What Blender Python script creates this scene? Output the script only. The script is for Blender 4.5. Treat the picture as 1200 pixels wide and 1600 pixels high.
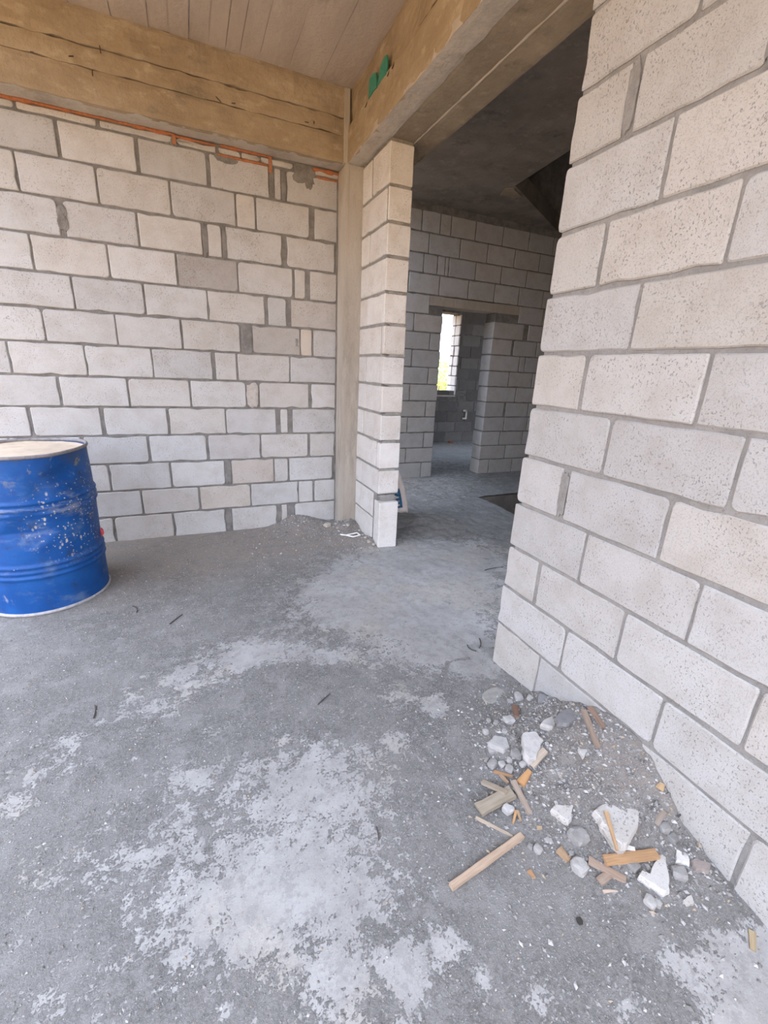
import bpy, bmesh, math, random
from mathutils import Vector, Matrix, noise

# ------------------------------------------------------------------ clear
for o in list(bpy.data.objects): bpy.data.objects.remove(o)
scene = bpy.context.scene
COL = scene.collection
RND = random.Random(11)

# ------------------------------------------------------------------ camera
YAW, PITCH, ROLL, CAM_Z = 0.4225, -0.3166, 0.0470, 1.3182
def camera_axes():
    cy, sy, cp, sp = math.cos(YAW), math.sin(YAW), math.cos(PITCH), math.sin(PITCH)
    f = Vector((sy*cp, cy*cp, sp)); r = Vector((cy, -sy, 0)); u = r.cross(f)
    cr, sr = math.cos(ROLL), math.sin(ROLL)
    return r*cr+u*sr, u*cr-r*sr, f
cd = bpy.data.cameras.new('camera'); cam = bpy.data.objects.new('camera', cd); COL.objects.link(cam)
r_, u_, f_ = camera_axes()
cam.matrix_world = Matrix(((r_.x,u_.x,-f_.x,0),(r_.y,u_.y,-f_.y,0),(r_.z,u_.z,-f_.z,CAM_Z),(0,0,0,1)))
cd.sensor_fit = 'HORIZONTAL'; cd.sensor_width = 36; cd.lens = 679.29/1200*36
cd.clip_start = 0.02; cd.clip_end = 300
scene.camera = cam

# ------------------------------------------------------------------ light
world = bpy.data.worlds.new('world'); scene.world = world; world.use_nodes = True
wn = world.node_tree.nodes; wl = world.node_tree.links
for n in list(wn): wn.remove(n)
wo = wn.new('ShaderNodeOutputWorld'); bg = wn.new('ShaderNodeBackground')
sky = wn.new('ShaderNodeTexSky'); sky.sky_type = 'NISHITA'; sky.sun_disc = False
sky.sun_elevation = math.radians(72); sky.sun_rotation = math.radians(200); sky.dust_density = 3.0; sky.air_density = 1.0
hz = wn.new('ShaderNodeMix'); hz.data_type = 'RGBA'; hz.inputs[0].default_value = 0.5
wl.new(sky.outputs[0], hz.inputs[6]); hz.inputs[7].default_value = (4.2, 4.75, 5.5, 1)     # thin bright cloud
wl.new(hz.outputs[2], bg.inputs[0]); bg.inputs[1].default_value = 0.80; wl.new(bg.outputs[0], wo.inputs[0])

sd = bpy.data.lights.new('sun', 'SUN'); sd.energy = 1.9; sd.angle = math.radians(1.5); sd.color = (1.0, 0.90, 0.74)
sun = bpy.data.objects.new('sun', sd); COL.objects.link(sun); sun.location = (-6, -12, 14)
sun.rotation_euler = Vector((-0.30, 0.12, -1.0)).to_track_quat('-Z', 'Y').to_euler()

vs = scene.view_settings
vs.view_transform = 'Standard'; vs.look = 'None'; vs.exposure = 0.74; vs.gamma = 1.0; vs.use_curve_mapping = False

# ------------------------------------------------------------------ materials
class Nodes:
    def __init__(s, name):
        s.m = bpy.data.materials.new(name); s.m.use_nodes = True
        s.t = s.m.node_tree; s.b = s.t.nodes['Principled BSDF']; s.b.inputs['Roughness'].default_value = 0.9
        s.b.inputs['Specular IOR Level'].default_value = 0.25
        s.geo = s.new('ShaderNodeNewGeometry'); s.pos = s.geo.outputs['Position']
    def new(s, k): return s.t.nodes.new(k)
    def link(s, a, b): s.t.links.new(a, b)
    def put(s, sock, v):
        if hasattr(v, 'is_output') or hasattr(v, 'links'): s.link(v, sock)
        else: sock.default_value = v
    def offset_by_object(s, k=37.0):
        oi = s.new('ShaderNodeObjectInfo'); ml = s.new('ShaderNodeMath'); ml.operation = 'MULTIPLY'; ml.inputs[1].default_value = k
        s.link(oi.outputs['Random'], ml.inputs[0]); va = s.new('ShaderNodeVectorMath'); va.operation = 'ADD'
        s.link(s.pos, va.inputs[0]); s.link(ml.outputs[0], va.inputs[1]); s.pos = va.outputs[0]; s.oi = oi
    def stretch(s, v):
        vm = s.new('ShaderNodeVectorMath'); vm.operation = 'MULTIPLY'; s.link(s.pos, vm.inputs[0]); vm.inputs[1].default_value = v
        return vm.outputs[0]
    def noise(s, scale, detail=4, rough=.55, vec=None, dist=0):
        n = s.new('ShaderNodeTexNoise'); n.inputs['Scale'].default_value = scale; n.inputs['Detail'].default_value = detail
        n.inputs['Roughness'].default_value = rough; n.inputs['Distortion'].default_value = dist
        s.link(vec or s.pos, n.inputs['Vector']); return n.outputs['Fac']
    def voronoi(s, scale, out='Distance', vec=None, rnd=1):
        n = s.new('ShaderNodeTexVoronoi'); n.inputs['Scale'].default_value = scale; n.inputs['Randomness'].default_value = rnd
        s.link(vec or s.pos, n.inputs['Vector']); return n.outputs[out]
    def step(s, v, a, b):
        n = s.new('ShaderNodeMapRange'); n.interpolation_type = 'SMOOTHSTEP'
        n.inputs[1].default_value = a; n.inputs[2].default_value = b; s.link(v, n.inputs[0]); return n.outputs[0]
    def math(s, op, a, b):
        n = s.new('ShaderNodeMath'); n.operation = op; s.put(n.inputs[0], a); s.put(n.inputs[1], b); return n.outputs[0]
    def mix(s, f, a, b, mode='MIX'):
        n = s.new('ShaderNodeMix'); n.data_type = 'RGBA'; n.blend_type = mode
        s.put(n.inputs[0], f); s.put(n.inputs[6], a if not isinstance(a, tuple) else a+(1,) if len(a)==3 else a)
        s.put(n.inputs[7], b if not isinstance(b, tuple) else b+(1,) if len(b)==3 else b); return n.outputs[2]
    def attr(s, name, out='Fac'):
        n = s.new('ShaderNodeAttribute'); n.attribute_name = name; return n.outputs[out]
    def bump(s, h, strength=.5, dist=.01, prev=None):
        n = s.new('ShaderNodeBump'); n.inputs['Strength'].default_value = strength; n.inputs['Distance'].default_value = dist
        s.link(h, n.inputs['Height'])
        if prev: s.link(prev, n.inputs['Normal'])
        return n.outputs[0]
    def done(s, col, nrm=None, rough=None):
        s.put(s.b.inputs['Base Color'], col if not isinstance(col, tuple) else col+(1,) if len(col)==3 else col)
        if nrm: s.link(nrm, s.b.inputs['Normal'])
        if rough is not None: s.put(s.b.inputs['Roughness'], rough)
        return s.m

def block_material():
    n = Nodes('pumice_block'); n.offset_by_object()
    big = n.noise(9, 4, .6); fine = n.noise(70, 3, .6)
    col = n.mix(n.step(big, .35, .75), (1,1,1), (.88,.855,.825))
    col = n.mix(1.0, col, n.oi.outputs['Color'], 'MULTIPLY')
    pit_a = n.step(n.noise(165, 2, .55, n.stretch((1,1,.8))), .60, .67)
    pit_b = n.step(n.noise(340, 2, .5), .58, .68)
    zone = n.step(n.noise(7, 3, .6), .38, .62)
    pits = n.math('MAXIMUM', n.math('MULTIPLY', pit_a, n.math('ADD', n.math('MULTIPLY', zone, .75), .25)), n.math('MULTIPLY', pit_b, .35))
    col = n.mix(n.math('MULTIPLY', pits, .62), col, (.17,.165,.16))
    grime = n.step(n.noise(22, 6, .7), .62, .76)
    col = n.mix(n.math('MULTIPLY', grime, .28), col, (.35,.31,.27))
    h = n.math('SUBTRACT', n.math('MULTIPLY', fine, .35), pits)
    return n.done(col, n.bump(h, .55, .004), .95)

def mortar_material(name='mortar', a=(.185,.18,.175), b=(.285,.278,.268)):
    n = Nodes(name)
    col = n.mix(n.step(n.noise(14, 6, .65), .3, .7), a, b)
    col = n.mix(n.math('MULTIPLY', n.step(n.noise(140, 2, .5), .6, .7), .4), col, (.15,.15,.15))
    return n.done(col, n.bump(n.noise(60, 8, .7), .8, .012), .95)

def concrete_material(name, a, b, c, stain=(.2,.17,.12), streak=(1,1,1)):
    n = Nodes(name); v = n.stretch(streak)
    col = n.mix(n.step(n.noise(4, 7, .62, v), .33, .67), a, b)
    col = n.mix(n.math('MULTIPLY', n.step(n.noise(11, 7, .68, v), .52, .70), .8), col, c)
    col = n.mix(n.math('MULTIPLY', n.step(n.noise(3.0, 9, .75, v), .53, .70), .75), col, stain)
    col = n.mix(n.math('MULTIPLY', n.step(n.noise(160, 3, .5), .62, .72), .35), col, (.12,.1,.08))
    return n.done(col, n.bump(n.noise(45, 8, .65), .5, .01), .9)

def floor_material():
    n = Nodes('dusty_screed')
    s = n.attr('screed'); soil = n.attr('soil')
    edge = n.math('ADD', n.math('MULTIPLY', n.math('SUBTRACT', n.noise(11, 9, .72), .5), 3.0), s)
    edge = n.math('ADD', edge, n.math('MULTIPLY', n.math('SUBTRACT', n.noise(30, 7, .8), .5), 3.2))
    edge = n.math('ADD', edge, n.math('MULTIPLY', n.math('SUBTRACT', n.noise(120, 3, .6), .5), .9))
    mask = n.step(edge, -.12, .16)
    dust = n.mix(n.step(n.noise(70, 6, .75), .32, .68), (.135,.133,.13), (.243,.24,.235))
    dust = n.mix(n.math('MULTIPLY', n.step(n.noise(170, 4, .7), .50, .66), .55), dust, (.33,.33,.325))
    dust = n.mix(n.math('MULTIPLY', n.step(n.noise(120, 4, .7), .56, .68), .6), dust, (.13,.13,.13))
    dust = n.mix(n.math('MULTIPLY', n.step(n.noise(3.0, 5, .6), .4, .65), .5), dust, (.27,.267,.262))
    dust = n.mix(n.math('MULTIPLY', n.step(n.noise(9, 8, .75), .50, .60), .55), dust, (.30,.298,.295))
    dust = n.mix(n.math('MULTIPLY', soil, n.step(n.noise(12, 6, .7), .25, .6)), dust, (.275,.242,.212))
    scr = n.mix(n.step(n.noise(5, 6, .6), .35, .65), (.385,.383,.38), (.32,.316,.31))
    scr = n.mix(n.math('MULTIPLY', n.step(n.noise(2.2, 3, .5), .52, .62), .6), scr, (.385,.365,.33))
    scr = n.mix(n.math('MULTIPLY', n.step(n.noise(38, 6, .75), .50, .64), .55), scr, (.24,.238,.235))
    scr = n.mix(n.math('MULTIPLY', n.step(n.noise(18, 7, .75), .52, .60), .6), scr, (.255,.253,.25))
    scr = n.mix(n.math('MULTIPLY', n.step(n.noise(150, 3, .6), .58, .68), .5), scr, (.44,.437,.43))
    col = n.mix(mask, dust, scr)
    vor = n.new('ShaderNodeTexVoronoi'); vor.inputs['Scale'].default_value = 150; n.link(n.pos, vor.inputs['Vector'])
    grain = n.math('MULTIPLY', n.step(vor.outputs['Distance'], .34, .22), n.step(n.noise(400, 1, .5), .52, .58))
    sep = n.new('ShaderNodeSeparateColor'); n.link(vor.outputs['Color'], sep.inputs[0])
    grain = n.math('MULTIPLY', grain, n.step(sep.outputs[0], .62, .8))
    grain = n.math('MULTIPLY', grain, n.math('SUBTRACT', 1.0, n.math('MULTIPLY', mask, .7)))
    col = n.mix(n.math('MULTIPLY', grain, .8), col, (.62,.62,.62))
    h = n.math('ADD', n.math('MULTIPLY', n.noise(190, 5, .7), n.math('SUBTRACT', 1.0, n.math('MULTIPLY', mask, .75))), n.math('MULTIPLY', grain, .6))
    return n.done(col, n.bump(h, .8, .006), n.mix(mask, (.95,.95,.95), (.72,.72,.72)))

def tint_material(name, rough=.9, scale=40, amount=.35, dark=.45, bump=.4):
    n = Nodes(name); n.offset_by_object(); c = n.oi.outputs['Color']
    d = n.mix(1.0, c, (dark, dark, dark), 'MULTIPLY')
    col = n.mix(n.math('MULTIPLY', n.step(n.noise(scale, 6, .65), .4, .7), amount), c, d)
    return n.done(col, n.bump(n.noise(scale*4, 5, .6), bump, .004), rough)

def wood_material():
    n = Nodes('splintered_wood'); n.oi = n.new('ShaderNodeObjectInfo')
    tc = n.new('ShaderNodeTexCoord'); vm = n.new('ShaderNodeVectorMath'); vm.operation = 'MULTIPLY'
    n.link(tc.outputs['Object'], vm.inputs[0]); vm.inputs[1].default_value = (4, 60, 60)
    g = n.noise(3, 5, .6, vm.outputs[0]); c = n.oi.outputs['Color']
    col = n.mix(n.math('MULTIPLY', n.step(g, .35, .7), .5), c, n.mix(1.0, c, (.55,.5,.45), 'MULTIPLY'))
    return n.done(col, n.bump(g, .4, .003), .8)

def drum_material():
    n = Nodes('blue_drum_paint')
    col = n.mix(n.step(n.noise(7, 5, .6), .35, .7), (.006,.072,.29), (.010,.098,.36))
    col = n.mix(n.math('MULTIPLY', n.step(n.noise(5, 6, .65, n.stretch((1,1,1.6))), .52, .72), .6), col, (.16,.24,.38))
    dirt = n.step(n.noise(11, 8, .78), .54, .68); col = n.mix(n.math('MULTIPLY', dirt, .75), col, (.035,.045,.075))
    zc = n.new('ShaderNodeSeparateXYZ'); n.link(n.pos, zc.inputs[0]); vd0 = n.math('ABSOLUTE', n.math('SUBTRACT', zc.outputs[2], .55), 0)
    upper = n.step(zc.outputs[2], .62, .86)
    col = n.mix(n.math('MULTIPLY', upper, n.math('MULTIPLY', n.step(n.noise(6, 6, .7), .40, .6), .6)), col, (.06,.08,.12))
    scuff = n.math('MULTIPLY', n.step(n.noise(6, 7, .7, n.stretch((.6,.6,2.2))), .50, .66), n.step(vd0, .16, .05)); col = n.mix(n.math('MULTIPLY', scuff, .75), col, (.30,.34,.42))
    ochre = n.math('MULTIPLY', n.step(n.noise(16, 5, .7), .58, .66), upper); col = n.mix(n.math('MULTIPLY', ochre, .8), col, (.30,.27,.17))
    vd = n.new('ShaderNodeVectorMath'); vd.operation = 'DISTANCE'; n.link(n.pos, vd.inputs[0]); vd.inputs[1].default_value = (-.60,2.66,.50)
    near = n.step(vd.outputs['Value'], .30, .10)                     # mortar was splashed on this side
    v = n.new('ShaderNodeTexVoronoi'); v.inputs['Scale'].default_value = 34; n.link(n.stretch((1.3,1.3,.7)), v.inputs['Vector'])
    sep = n.new('ShaderNodeSeparateColor'); n.link(v.outputs['Color'], sep.inputs[0])
    sp = n.math('MULTIPLY', n.step(v.outputs['Distance'], .30, .18), n.step(sep.outputs[1], .45, .55))
    sp = n.math('MULTIPLY', sp, n.math('MAXIMUM', n.math('MULTIPLY', near, n.step(n.noise(9, 3, .5), .42, .52)), n.step(n.noise(3.2, 3, .5), .60, .66)))
    v2 = n.new('ShaderNodeTexVoronoi'); v2.inputs['Scale'].default_value = 75; n.link(n.pos, v2.inputs['Vector'])
    sep2 = n.new('ShaderNodeSeparateColor'); n.link(v2.outputs['Color'], sep2.inputs[0])
    sp2 = n.math('MULTIPLY', n.step(v2.outputs['Distance'], .32, .2), n.math('MULTIPLY', n.step(sep2.outputs[1], .60, .70), n.math('ADD', n.math('MULTIPLY', near, .9), n.step(n.noise(4.0, 3, .5), .58, .66))))
    col = n.mix(n.math('MULTIPLY', n.math('MAXIMUM', sp, sp2), .9), col, (.62,.60,.50))
    smear = n.math('MULTIPLY', n.step(n.noise(9, 6, .7, n.stretch((1,1,.6))), .63, .75), .7); col = n.mix(smear, col, (.42,.44,.46))
    n.b.inputs['Specular IOR Level'].default_value = .3
    return n.done(col, n.bump(n.noise(40, 5, .6), .2, .004), .5)

M = dict(
    block=block_material(), mortar=mortar_material(),
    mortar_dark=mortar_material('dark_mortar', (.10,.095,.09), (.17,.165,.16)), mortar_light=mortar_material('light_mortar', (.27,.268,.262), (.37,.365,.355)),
    beam=concrete_material('beam_concrete', (.41,.34,.245), (.32,.255,.175), (.48,.41,.305), (.19,.165,.125), (.7,.7,1.3)),
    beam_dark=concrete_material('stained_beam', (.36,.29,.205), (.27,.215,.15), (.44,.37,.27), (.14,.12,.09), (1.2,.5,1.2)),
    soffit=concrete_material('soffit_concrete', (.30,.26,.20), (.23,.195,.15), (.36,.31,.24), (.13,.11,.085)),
    column=concrete_material('column_concrete', (.49,.46,.41), (.41,.375,.325), (.52,.49,.445), (.30,.27,.235), (1.5,1.5,.35)),
    ceil=concrete_material('ceiling_concrete', (.49,.43,.37), (.42,.365,.31), (.53,.47,.40), (.31,.265,.22), (1.6,.4,1)),
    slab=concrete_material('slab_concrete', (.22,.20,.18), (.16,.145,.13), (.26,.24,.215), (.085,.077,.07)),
    floor=floor_material(), stone=tint_material('rubble'), wood=wood_material(), drum=drum_material(),
    grout=tint_material('orange_foam', .8, 60, .6, .5, .6), metal=tint_material('rusty_metal', .55, 50, .5, .4, .3),
    dusty=tint_material('dusty_lid', .9, 9, .7, .72, .3), film=tint_material('plastic_film', .45, 30, .5, .6, .2),
    paper=tint_material('paper_sack', .8, 20, .35, .75, .25), leaf=tint_material('leaf', .6, 30, .4, .6, .1),
    gravel=None, ground=concrete_material('dry_earth', (.40,.245,.115), (.33,.195,.085), (.44,.28,.14), (.24,.18,.065)))
g = Nodes('gravel_grains'); gc = g.attr('tone', 'Color'); M['gravel'] = g.done(gc, None, .9)

# ------------------------------------------------------------------ mesh helpers
def link(name, verts, faces, m, parent=None, loc=(0,0,0), smooth=False, color=None):
    me = bpy.data.meshes.new(name); me.from_pydata([tuple(v) for v in verts], [], faces); me.update()
    if smooth: me.polygons.foreach_set('use_smooth', [True]*len(me.polygons))
    me.materials.append(M[m] if isinstance(m, str) else m)
    o = bpy.data.objects.new(name, me); COL.objects.link(o); o.location = loc
    if parent is not None: o.parent = parent
    if color: o.color = (*color, 1)
    return o
def tag(o, label, cat, group=None):
    o['label'] = label; o['category'] = cat
    if group: o['group'] = group
    return o
def struct(o, label=None):
    o['kind'] = 'structure'
    if label: o['label'] = label
    return o
def empty(name, loc=(0,0,0)):
    o = bpy.data.objects.new(name, None); COL.objects.link(o); o.location = loc; o.empty_display_size = .05; return o
def boxes(*bs):
    v, f = [], []
    for (x0,y0,z0,x1,y1,z1) in bs:
        k = len(v)
        v += [(x0,y0,z0),(x1,y0,z0),(x1,y1,z0),(x0,y1,z0),(x0,y0,z1),(x1,y0,z1),(x1,y1,z1),(x0,y1,z1)]
        f += [(k,k+3,k+2,k+1),(k+4,k+5,k+6,k+7),(k,k+1,k+5,k+4),(k+1,k+2,k+6,k+5),(k+2,k+3,k+7,k+6),(k+3,k,k+4,k+7)]
    return v, f
def tube(a, b, r, n=8, r2=None):
    a, b = Vector(a), Vector(b); d = (b-a).normalized(); s = d.orthogonal().normalized(); t = d.cross(s); r2 = r if r2 is None else r2
    v = [a+(s*math.cos(k*2*math.pi/n)+t*math.sin(k*2*math.pi/n))*r for k in range(n)] + [b+(s*math.cos(k*2*math.pi/n)+t*math.sin(k*2*math.pi/n))*r2 for k in range(n)]
    f = [(k,(k+1)%n,n+(k+1)%n,n+k) for k in range(n)] + [tuple(range(n-1,-1,-1)), tuple(range(n,2*n))]
    return v, f
def prism(poly, z0, z1):
    n = len(poly); v = [(x,y,z0) for x,y in poly]+[(x,y,z1) for x,y in poly]
    return v, [tuple(range(n-1,-1,-1)), tuple(range(n,2*n))]+[(k,(k+1)%n,n+(k+1)%n,n+k) for k in range(n)]
def nz(x, y, z=0, s=1.0, oct=4):
    return noise.fractal(Vector((x*s, y*s, z*s)), 1.0, 2.0, oct)

# ------------------------------------------------------------------ ground height of the dirt heaps
CONTACT=[(.25,0),(.349,.028),(.40,.043),(.478,.062),(.547,.132),(.624,.193),(.70,.22),(.77,.22),(.854,.198),(1.005,.104),(1.139,.031),(1.3,.008),(1.42,0)]
def lerp_table(t,x):
    if x<=t[0][0]: return t[0][1]
    for (a,b),(c,d) in zip(t,t[1:]):
        if x<=c: return b+(d-b)*(x-a)/(c-a)
    return t[-1][1]
def bump(x,y,cx,cy,r,h): return h*math.exp(-((x-cx)**2+(y-cy)**2)/(r*r))
def ground_height(x,y):
    z=0.0
    if x<1.42 and y<1.5:
        d=max(0,1.245-x); z+=lerp_table(CONTACT,y)*max(0,1-d/.46)**1.5
        z+=bump(x,y,.97,1.0,.10,.02)+bump(x,y,.9,.72,.16,.015)
    if y>2.5 and y<3.9 and x<1.6:
        z+=bump(x,y,.775,3.57,.17,.085)+bump(x,y,1.18,3.36,.11,.06)+bump(x,y,1.22,2.98,.1,.045)+bump(x,y,1.0,3.3,.25,.02)
    if x>1.45 and y>2.6:
        z+=bump(x,y,1.95,3.25,.35,.05)+bump(x,y,1.62,3.6,.2,.04)
    return z

def floor_z(x, y):
    near = 1 if (-1.6 < x < 3.2 and -.3 < y < 5.2) else 0
    z = ground_height(x, y)
    if near:
        z += .005*nz(x, y, 0, 2.3, 3)*1.0
        z += (.0035 + .25*min(z, .06))*nz(x, y, 3, 17, 4)*.8
        if x > 1.5 and y > 2.7: z += .012*nz(x, y, 7, 6, 4)
    return z

# ------------------------------------------------------------------ walls built of blocks
WHITE = [(.545,.552,.558),(.53,.54,.55),(.57,.577,.585),(.54,.535,.525),(.51,.52,.53),(.55,.55,.545)]
PIER = [(.70,.695,.685),(.72,.725,.725),(.68,.675,.665)]
WALLR = [(.485,.489,.49),(.475,.483,.49),(.50,.505,.51),(.485,.478,.465),(.46,.467,.473),(.487,.487,.482)]
GREY = (.40,.392,.385)
def block(parent, O, U, N, u0, u1, z0, z1, depth, color=None, proud=None, name='block', rough=1.0, m='block', pal=None):
    """one masonry block: rounded, slightly chipped outline, eased edge; U runs along the wall, N points to the viewer"""
    rd = RND; hw, hh = (u1-u0)/2, (z1-z0)/2
    if hw < .003: return None
    pts = []
    def edge(ax, ay, bx, by):
        L = math.hypot(bx-ax, by-ay); k = max(1, int(L/.055))
        for i in range(1, k):
            t = i/k; j = rd.gauss(0, .0011*rough)
            if rd.random() < .06*rough: j -= rd.uniform(.002, .006)*rough
            nx, ny = (by-ay)/L, -(bx-ax)/L
            pts.append((ax+(bx-ax)*t+nx*j, ay+(by-ay)*t+ny*j))
    cr = [min(hw*.8, rd.choice((.003,.004,.005,.006,.009,.015))*rough) for _ in range(4)]
    C4 = [(-hw,-hh,1,0,0,1),(hw,-hh,0,1,-1,0),(hw,hh,-1,0,0,-1),(-hw,hh,0,-1,1,0)]
    ring = []
    for i,(cx,cy,ox,oy,ix,iy) in enumerate(C4):
        r = cr[i]
        ring.append(((cx+ix*r, cy+iy*r), (cx+(ix+ox)*r*.29, cy+(iy+oy)*r*.29), (cx+ox*r, cy+oy*r)))
    for i in range(4):
        for q in ring[i]: pts.append(q)
        nx = ring[(i+1)%4][0]; edge(*ring[i][2], *nx)
    n = len(pts); b = .0045; e = rd.uniform(-.0015, .0025) if proud is None else proud
    ti, tj = rd.gauss(0, .003), rd.gauss(0, .003)
    O, U, N = Vector(O), Vector(U), Vector(N); Z = Vector((0,0,1))
    c = O+U*((u0+u1)/2)+Z*((z0+z1)/2)
    fx, fy = max(.2, (hw-b)/hw), max(.2, (hh-b)/hh)
    v = [U*(x*fx)+Z*(y*fy)+N*(e+ti*x+tj*y) for x,y in pts]
    v += [U*x+Z*y+N*(e-b+ti*x+tj*y) for x,y in pts]
    v += [U*x+Z*y+N*(-depth+b) for x,y in pts]
    v += [U*(x*fx)+Z*(y*fy)-N*depth for x,y in pts]
    flip = U.cross(Z).dot(N) < 0
    f = [tuple(range(n)), tuple(range(4*n-1, 3*n-1, -1))]
    for k in range(3): f += [(k*n+i, (k+1)*n+i, (k+1)*n+(i+1)%n, k*n+(i+1)%n) for i in range(n)]
    if flip: f = [t[::-1] for t in f]
    if color is None:
        color = rd.choice(pal or WHITE); k = rd.uniform(.94, 1.04); color = tuple(min(.75, q*k) for q in color)
    o = link(name, v, f, m, parent, c, color=color)
    if parent is not None and parent.location.length > 0: o.location = c-parent.location
    return o
def course(parent, O, U, N, start, end, joints, z0, z1, depth, bed=.011, tints=None, skip=(), **kw):
    """blocks between the joints (centre, width) of one course"""
    js = sorted(joints); a = start
    for k, (c, w) in enumerate(js+[(end, 0)]):
        b = c-w/2
        if k not in skip and b-a > .012:
            block(parent, O, U, N, a, b, z0+bed/2, z1-bed/2, depth, color=(tints or {}).get(k), **kw)
        a = c+w/2

# ---- back wall behind the drum; the room is open on its left side and behind the camera
XL, YRE, YC = -1.75, -1.3, .7
YB = 3.5627
def xz_wall(name, y, rects, t, m='mortar', rec=.0055):
    return struct(link(name, *boxes(*[(x0, y+rec, z0, x1, y+t-rec, z1) for x0,z0,x1,z1 in rects]), m))
wall_back = xz_wall('wall_back', YB, [(XL,-.03,1.14,2.66)], .19, rec=.008)
BED = [-.012,.192,.387,.589,.789,.987,1.185,1.386,1.588,1.789,1.993,2.195,2.40,2.592,2.637]
BW = {
0 : [(-0.586, 0.012), (-0.19, 0.014), (0.218, 0.054), (0.625, 0.043), (0.725, 0.066), (1.128, 0.018)] ,
1 : [(-0.384, 0.013), (0.014, 0.014), (0.401, 0.01), (0.793, 0.011), (0.926, 0.017), (1.132, 0.018)] ,
2 : [(-0.567, 0.012), (-0.171, 0.013), (0.237, 0.053), (0.595, 0.01), (0.714, 0.016), (1.118, 0.052)] ,
3 : [(-0.698, 0.022), (-0.295, 0.017), (0.102, 0.018), (0.496, 0.01), (0.887, 0.022), (1.128, 0.04)] ,
4 : [(-0.963, 0.02), (-0.557, 0.026), (-0.15, 0.017), (0.246, 0.009), (0.641, 0.04), (0.736, 0.041), (1.131, 0.034)] ,
5 : [(-0.774, 0.014), (-0.379, 0.012), (0.015, 0.013), (0.453, 0.104), (0.901, 0.026), (1.129, 0.039)] ,
6 : [(-1.003, 0.01), (-0.601, 0.007), (-0.21, 0.008), (0.188, 0.026), (0.351, 0.014), (0.743, 0.01), (1.132, 0.033)] ,
7 : [(-0.794, 0.007), (-0.401, 0.007), (-0.007, 0.012), (0.426, 0.091), (0.828, 0.01), (0.924, 0.015), (1.129, 0.027)] ,
8 : [(-0.611, 0.01), (-0.214, 0.011), (0.178, 0.008), (0.578, 0.028), (0.743, 0.038), (1.137, 0.011)] ,
9 : [(-0.788, 0.009), (-0.392, 0.01), (0.001, 0.012), (0.391, 0.009), (0.783, 0.019), (0.89, 0.039), (1.13, 0.031)] ,
10 : [(-0.61, 0.032), (-0.205, 0.011), (0.19, 0.036), (0.31, 0.033), (0.72, 0.037), (1.117, 0.045)] ,
11 : [(-0.79, 0.009), (-0.399, 0.01), (0.003, 0.011), (0.4, 0.012), (0.53, 0.013), (0.924, 0.042), (1.132, 0.01)] ,
12 : [(-0.566, 0.018), (-0.162, 0.021), (0.241, 0.023), (0.645, 0.039), (0.726, 0.04), (1.129, 0.01)] ,
13 : [(-0.744, 0.014), (-0.352, 0.019), (0.052, 0.025), (0.303, 0.019), (0.451, 0.008), (0.575, 0.008), (0.638, 0.017), (0.87, 0.153), (1.135, 0.01)] ,
}
GREYS = {9: {0:(-.01,.40)}, 7: {}}
for c, js in BW.items():
    first = js[0][0]; left = []
    while first > XL+.4: first -= .402; left.append((first, .010))
    js = sorted(left)+js; end = js.pop(); n0 = len(left)
    tint = {}
    if c == 9: tint[n0+3] = GREY
    if c == 7: tint[n0+4] = (.43,.42,.405)
    if c == 7: tint[n0+5] = (.57,.53,.48)
    if c == 3: tint[n0+3] = (.50,.495,.50)
    if c == 8: tint[n0+5] = (.49,.48,.465)
    if c == 2: tint[n0+3] = (.51,.475,.445)
    if c == 1: tint[n0+2] = (.54,.51,.475)
    course(wall_back, (0,YB,0), (1,0,0), (0,-1,0), XL+.01, end[0]-end[1]/2, js, BED[c], BED[c+1], .18, tints=tint, bed=.013, rough=1.5)
# broken filler pieces and smeared mortar on that wall
def blob(name, parent, O, U, N, uc, zc, w, h, thick, m, color=None, n=18, jit=.25, off=0.0, inset=.25):
    U, N, O = Vector(U), Vector(N), Vector(O); Z = Vector((0,0,1)); pts = []
    for k in range(n):
        a = 2*math.pi*k/n; r = 1+RND.uniform(-jit, jit); ca, sa = math.cos(a), math.sin(a)
        q = max(abs(ca), abs(sa))**.6; pts.append((ca/q*w/2*r, sa/q*h/2*r))
    v = [U*x*(1-inset)+Z*y*(1-inset)+N*(off+thick+RND.uniform(-.001,.001)) for x,y in pts]+[U*x+Z*y+N*(off+thick*.4) for x,y in pts]+[U*x+Z*y+N*(off-.008) for x,y in pts]
    f = [tuple(range(n))]+[(i,n+i,n+(i+1)%n,(i+1)%n) for i in range(n)]+[(n+i,2*n+i,2*n+(i+1)%n,n+(i+1)%n) for i in range(n)]
    if U.cross(Z).dot(N) < 0: f = [t[::-1] for t in f]
    return link(name, v, f, m, parent, O+U*uc+Z*zc, color=color)
FB = ((0,YB,0),(1,0,0),(0,-1,0))
blob('filler_piece', wall_back, *FB, .453, 1.088, .085, .175, .003, 'stone', (.50,.47,.44), jit=.12)
for uc, zc, w, h in [(.428,1.487,.085,.19),(.237,.488,.05,.19),(.218,.095,.05,.16),(.87,2.585,.15,.11),(.905,2.55,.06,.10),(-.605,2.10,.055,.13),(.36,2.575,.14,.05),
                     (.19,2.09,.034,.19),(.315,2.09,.03,.18),(.645,2.49,.034,.17),(.726,2.49,.034,.17),(.725,.10,.06,.15),(.80,1.48,.03,.07),(.05,2.60,.04,.04)]:
    blob('mortar_smear', wall_back, *FB, uc, zc, w, h, .0018, 'mortar', jit=.16)
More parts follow.
